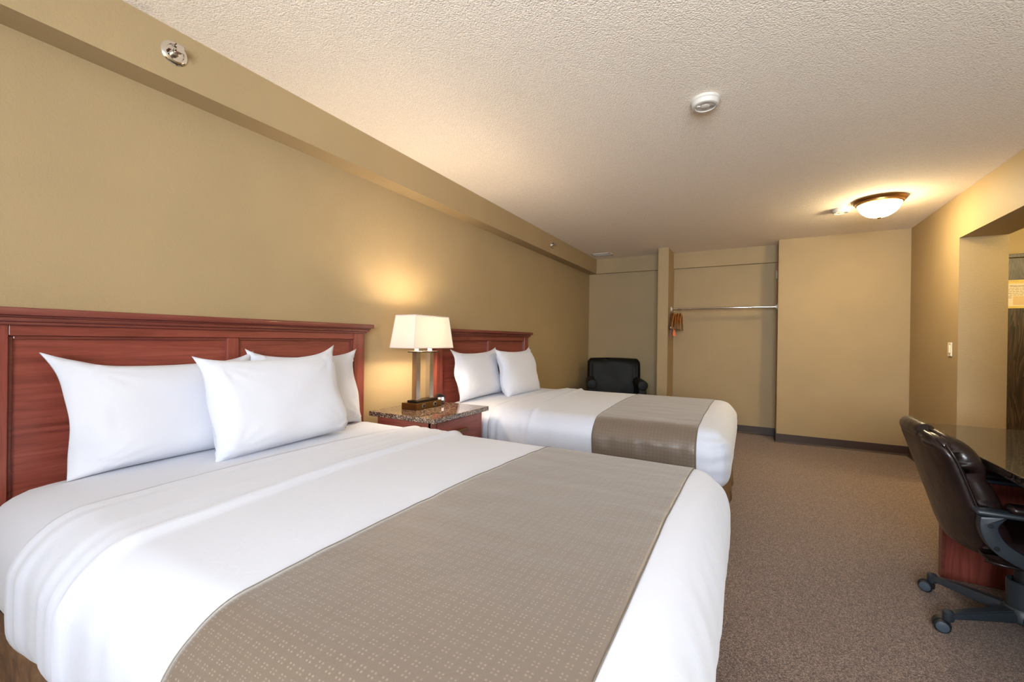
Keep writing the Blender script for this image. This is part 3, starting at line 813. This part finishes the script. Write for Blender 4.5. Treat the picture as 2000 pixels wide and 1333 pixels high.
# piping along both side seams and over the top
def seam(off, s):
    pts = []
    for k in range(41):
        h = .03+.95*k/40; xc, z, hw, cu = back_pt(.93*s, h, 0)
        pts.append((OX+xc+cu*.9+off, OY+s*hw*.985, z-.030*(.93**6)*(h > .8)*((h-.8)/.2)))
    return pts
for s in (-1, 1): obj('piping', tube(seam(.016, s), .004, 8), M['chleather'], bk, smooth='all')
# head roll over the top edge, wraps the shell
def roll_path(): return [(OX+back_pt(w, .95, 0)[0]+.045*w*w*.7+.010, OY+w*.240, .805+.012*(1-w*w)-(.022 if w < -.50 else 0)) for w in [i/24-1 for i in range(49)]]
rp = roll_path()
obj('head_roll', tube(rp, [(.012+.024*(1-abs(i/24-1)**8))*(1-.45*math.exp(-((i/24-1+.5)/.06)**2)) for i in range(49)], 18), M['chleather'], bk, smooth='all')
# seat
def seatf(w, v, s):
    x = -.20+.48*v; hw = .245*(1-.10*(v-.5)**2)
    e = (max(0, 1-abs(w)**6))**.4*(max(0, 1-abs(2*v-1)**8))**.45
    d = .055*e
    z = .385+(d if s else -d*.9)+(.02*w*w if s else 0)+.003*nz((w*4, v*5, s), 1, 1)
    return Vector((OX+x, OY+w*hw, z))
obj('seat', closed(seatf, 36, 36), M['chleather'], oc, smooth='all')
t = tube([(OX-.19, OY-.22, .352), (OX-.14, OY-.236, .350), (OX+.05, OY-.243, .35)], .005, 8)
obj('seat_piping', t, M['chleather'], oc, smooth='all')
for s in (-1, 1):
    y = OY+(.246 if s > 0 else -.290)
    outer = [(2.968, .545), (2.967, .500), (2.985, .448), (3.020, .408), (3.090, .369), (3.17, .335), (3.22, .318)]
    inner = [(3.23, .345), (3.17, .375), (3.087, .424), (3.040, .458), (3.018, .498), (3.020, .522), (3.043, .556)]
    sm = lambda L: [(p.x, p.y) for p in spline([(a, b, 0) for a, b in L], 4)]
    t = prism(sm(outer)+sm(inner), 'y', y-.022, y+.022, bev=.006)
    t2 = B((2.955, 3.28, y-.030, y+.030, .552, .572), bev=.009, seg=3); merge(t, t2)
    merge(t, tube([(3.19, y, .335), (3.20, y-s*.06, .325), (3.20, y-s*.16, .322)], 1, 10, flat=(.025, .010)))
    sh_ = .07 if s > 0 else 0
    bmesh.ops.translate(t, verts=t.verts, vec=(sh_, 0, 0))
    a = obj('armrest', t, M['plastic'], oc, smooth=True)
    obj('arm_pad', B((3.045+sh_, 3.275+sh_, y-.034, y+.034, .572, .600), bev=.0135, seg=4), M['chleather'], a, smooth='all')
    for cx, cz in ((2.995, .515), (3.012, .435)):
        obj('arm_bolt', lathe([(0, 0), (.0085, 0), (.0075, .003), (0, .0035)], 16, mtx=Matrix.Rotation(PI/2, 4, 'X'), c=(cx+sh_, y-.0215, cz), cap=False), M['plasticd'], a, smooth=True)
obj('seat_plate', B((OX-.12, OX+.12, OY-.10, OY+.10, .290, .340), bev=.012), M['plasticd'], oc, smooth=True)
obj('gas_column', lathe([(.026, .10), (.026, .30)], 28, c=(OX, OY, 0)), M['plasticd'], oc, smooth=True)
obj('column_shroud', lathe([(.040, .10), (.046, .105), (.048, .215), (.044, .219), (.041, .215), (.039, .12)], 36, c=(OX, OY, 0), cap=False), M['plastic'], oc, smooth=True)
# five-star base; angles chosen so two legs reach the visible casters
a0 = math.atan2(2.41-OY, 2.894-OX)
obj('base_hub', lathe([(0, .055), (.052, .055), (.060, .062), (.060, .098), (.050, .112), (.026, .112)], 36, c=(OX, OY, 0), cap=False), M['plastic'], oc, smooth=True)
for k in range(5):
    a = a0-k*2*PI/5
    T = Matrix.Translation((OX, OY, 0)) @ Matrix.Rotation(a, 4, 'Z')
    t = bmesh.new()
    secs = [(.045, .030, .058, .105), (.12, .027, .060, .100), (.22, .023, .062, .092), (.285, .021, .062, .086), (.315, .014, .064, .080)]
    rings = []
    for x, w, zb, zt in secs:
        m = w*.72
        rings.append([t.verts.new(q) for q in ((x, -w, zb), (x, -w, zb+(zt-zb)*.55), (x, -m, zt), (x, m, zt), (x, w, zb+(zt-zb)*.55), (x, w, zb))])
    for r, q in zip(rings, rings[1:]):
        for i in range(6): t.faces.new((r[i], r[(i+1) % 6], q[(i+1) % 6], q[i]))
    t.faces.new(rings[0]); t.faces.new(rings[-1]); bmesh.ops.recalc_face_normals(t, faces=t.faces)
    bmesh.ops.bevel(t, geom=t.edges[:], offset=.004, segments=2, affect='EDGES')
    lathe([(0, .050), (.017, .050), (.019, .060), (.019, .085), (.012, .092), (0, .094)], 20, bm=t, c=(.302, 0, 0), cap=False)
    lg = obj('leg', xf(t, T), M['plastic'], oc, smooth=True)
    # twin-wheel caster trailing outwards
    ca = (PI-.15, a+.3, a+.6, a-.5, PI-.05)[k]
    T2 = Matrix.Translation((OX+.302*math.cos(a), OY+.302*math.sin(a), 0)) @ Matrix.Rotation(ca, 4, 'Z')
    t = bmesh.new(); RX = Matrix.Rotation(PI/2, 4, 'X')
    for yy in (-.019, .019): lathe([(0, -.009), (.022, -.009), (.0262, -.005), (.0262, .005), (.022, .009), (0, .009)], 28, bm=t, mtx=RX, c=(.020, yy, .0265), cap=False)
    wb = [(.020+.030*math.cos(q), .0265+.030*math.sin(q)) for q in [math.radians(d) for d in range(-10, 200, 15)]]
    prism(wb+[(-.010, .02)], 'y', -.010, .010, bm=t)
    tube([(0, 0, .03), (0, 0, .066)], .006, 10, bm=t)
    cs = obj('caster', xf(t, T2), M['plasticd'], lg, smooth=True)
    for yy, sg in ((-.0275, 1), (.0275, -1)):
        t = lathe([(.022, 0), (.020, .003), (.012, .005), (0, .0055)], 24, mtx=Matrix.Rotation(sg*PI/2, 4, 'X'), c=(.020, yy, .0265), cap=False)
        o = obj('wheel_cap', xf(t, T2), M['castwheel'], lg, smooth=True)

# ---------------------------------------------------------------- light
def light(kind, name, loc, power, col, size=.1, rot=(0, 0, 0), sy=None):
    L = bpy.data.lights.new(name, kind); L.energy = power; L.color = col
    if kind == 'AREA':
        L.shape = 'RECTANGLE'; L.size = size; L.size_y = sy or size
    else: L.shadow_soft_size = size
    o = bpy.data.objects.new(name, L); C.objects.link(o); o.location = loc; o.rotation_euler = rot
    return o
light('AREA', 'window_daylight', ((WX0+WX1)/2, YF-.16, (WZ0+WZ1)/2), 265, (.85, .93, 1.0), WX1-WX0-.06, (PI/2+.55, 0, 0), WZ1-WZ0-.06)
for dy in (-.062, .062):
    light('POINT', 'lamp_bulb_light', (LX+.004, LY+dy, 1.250), 27, (1, .80, .57), .045)
light('POINT', 'hall_light', (4.75, 4.6, 2.15), 50, (1, .84, .42), .10)

W = bpy.data.worlds.new('World'); S.world = W; W.use_nodes = True
bg = W.node_tree.nodes['Background']; bg.inputs[0].default_value = (.78, .88, 1, 1); bg.inputs[1].default_value = 1.2

# ---------------------------------------------------------------- camera
yaw, pit, rol = .5074, -.0022, .0132
F0 = Vector((-math.sin(yaw), math.cos(yaw), 0)); R0 = Vector((math.cos(yaw), math.sin(yaw), 0)); U0 = Vector((0, 0, 1))
Fd = F0*math.cos(pit)+U0*math.sin(pit); U2 = -F0*math.sin(pit)+U0*math.cos(pit)
cr = R0*math.cos(rol)+U2*math.sin(rol); cu = -R0*math.sin(rol)+U2*math.cos(rol)
cam = bpy.data.cameras.new('camera'); co = bpy.data.objects.new('camera', cam); C.objects.link(co)
cam.sensor_width = 36; cam.lens = 834.8/2000*36; cam.clip_start = .02
mt = Matrix((cr, cu, -Fd)).transposed().to_4x4(); mt.translation = (2.2003, 0, 1.1871); co.matrix_world = mt
S.camera = co
S.view_settings.view_transform = 'Standard'; S.view_settings.look = 'None'
S.view_settings.exposure = .2; S.view_settings.gamma = 1; S.view_settings.use_curve_mapping = False
S.cycles.use_denoising = True
S.cycles.max_bounces = 12; S.cycles.diffuse_bounces = 6; S.cycles.sample_clamp_indirect = 8
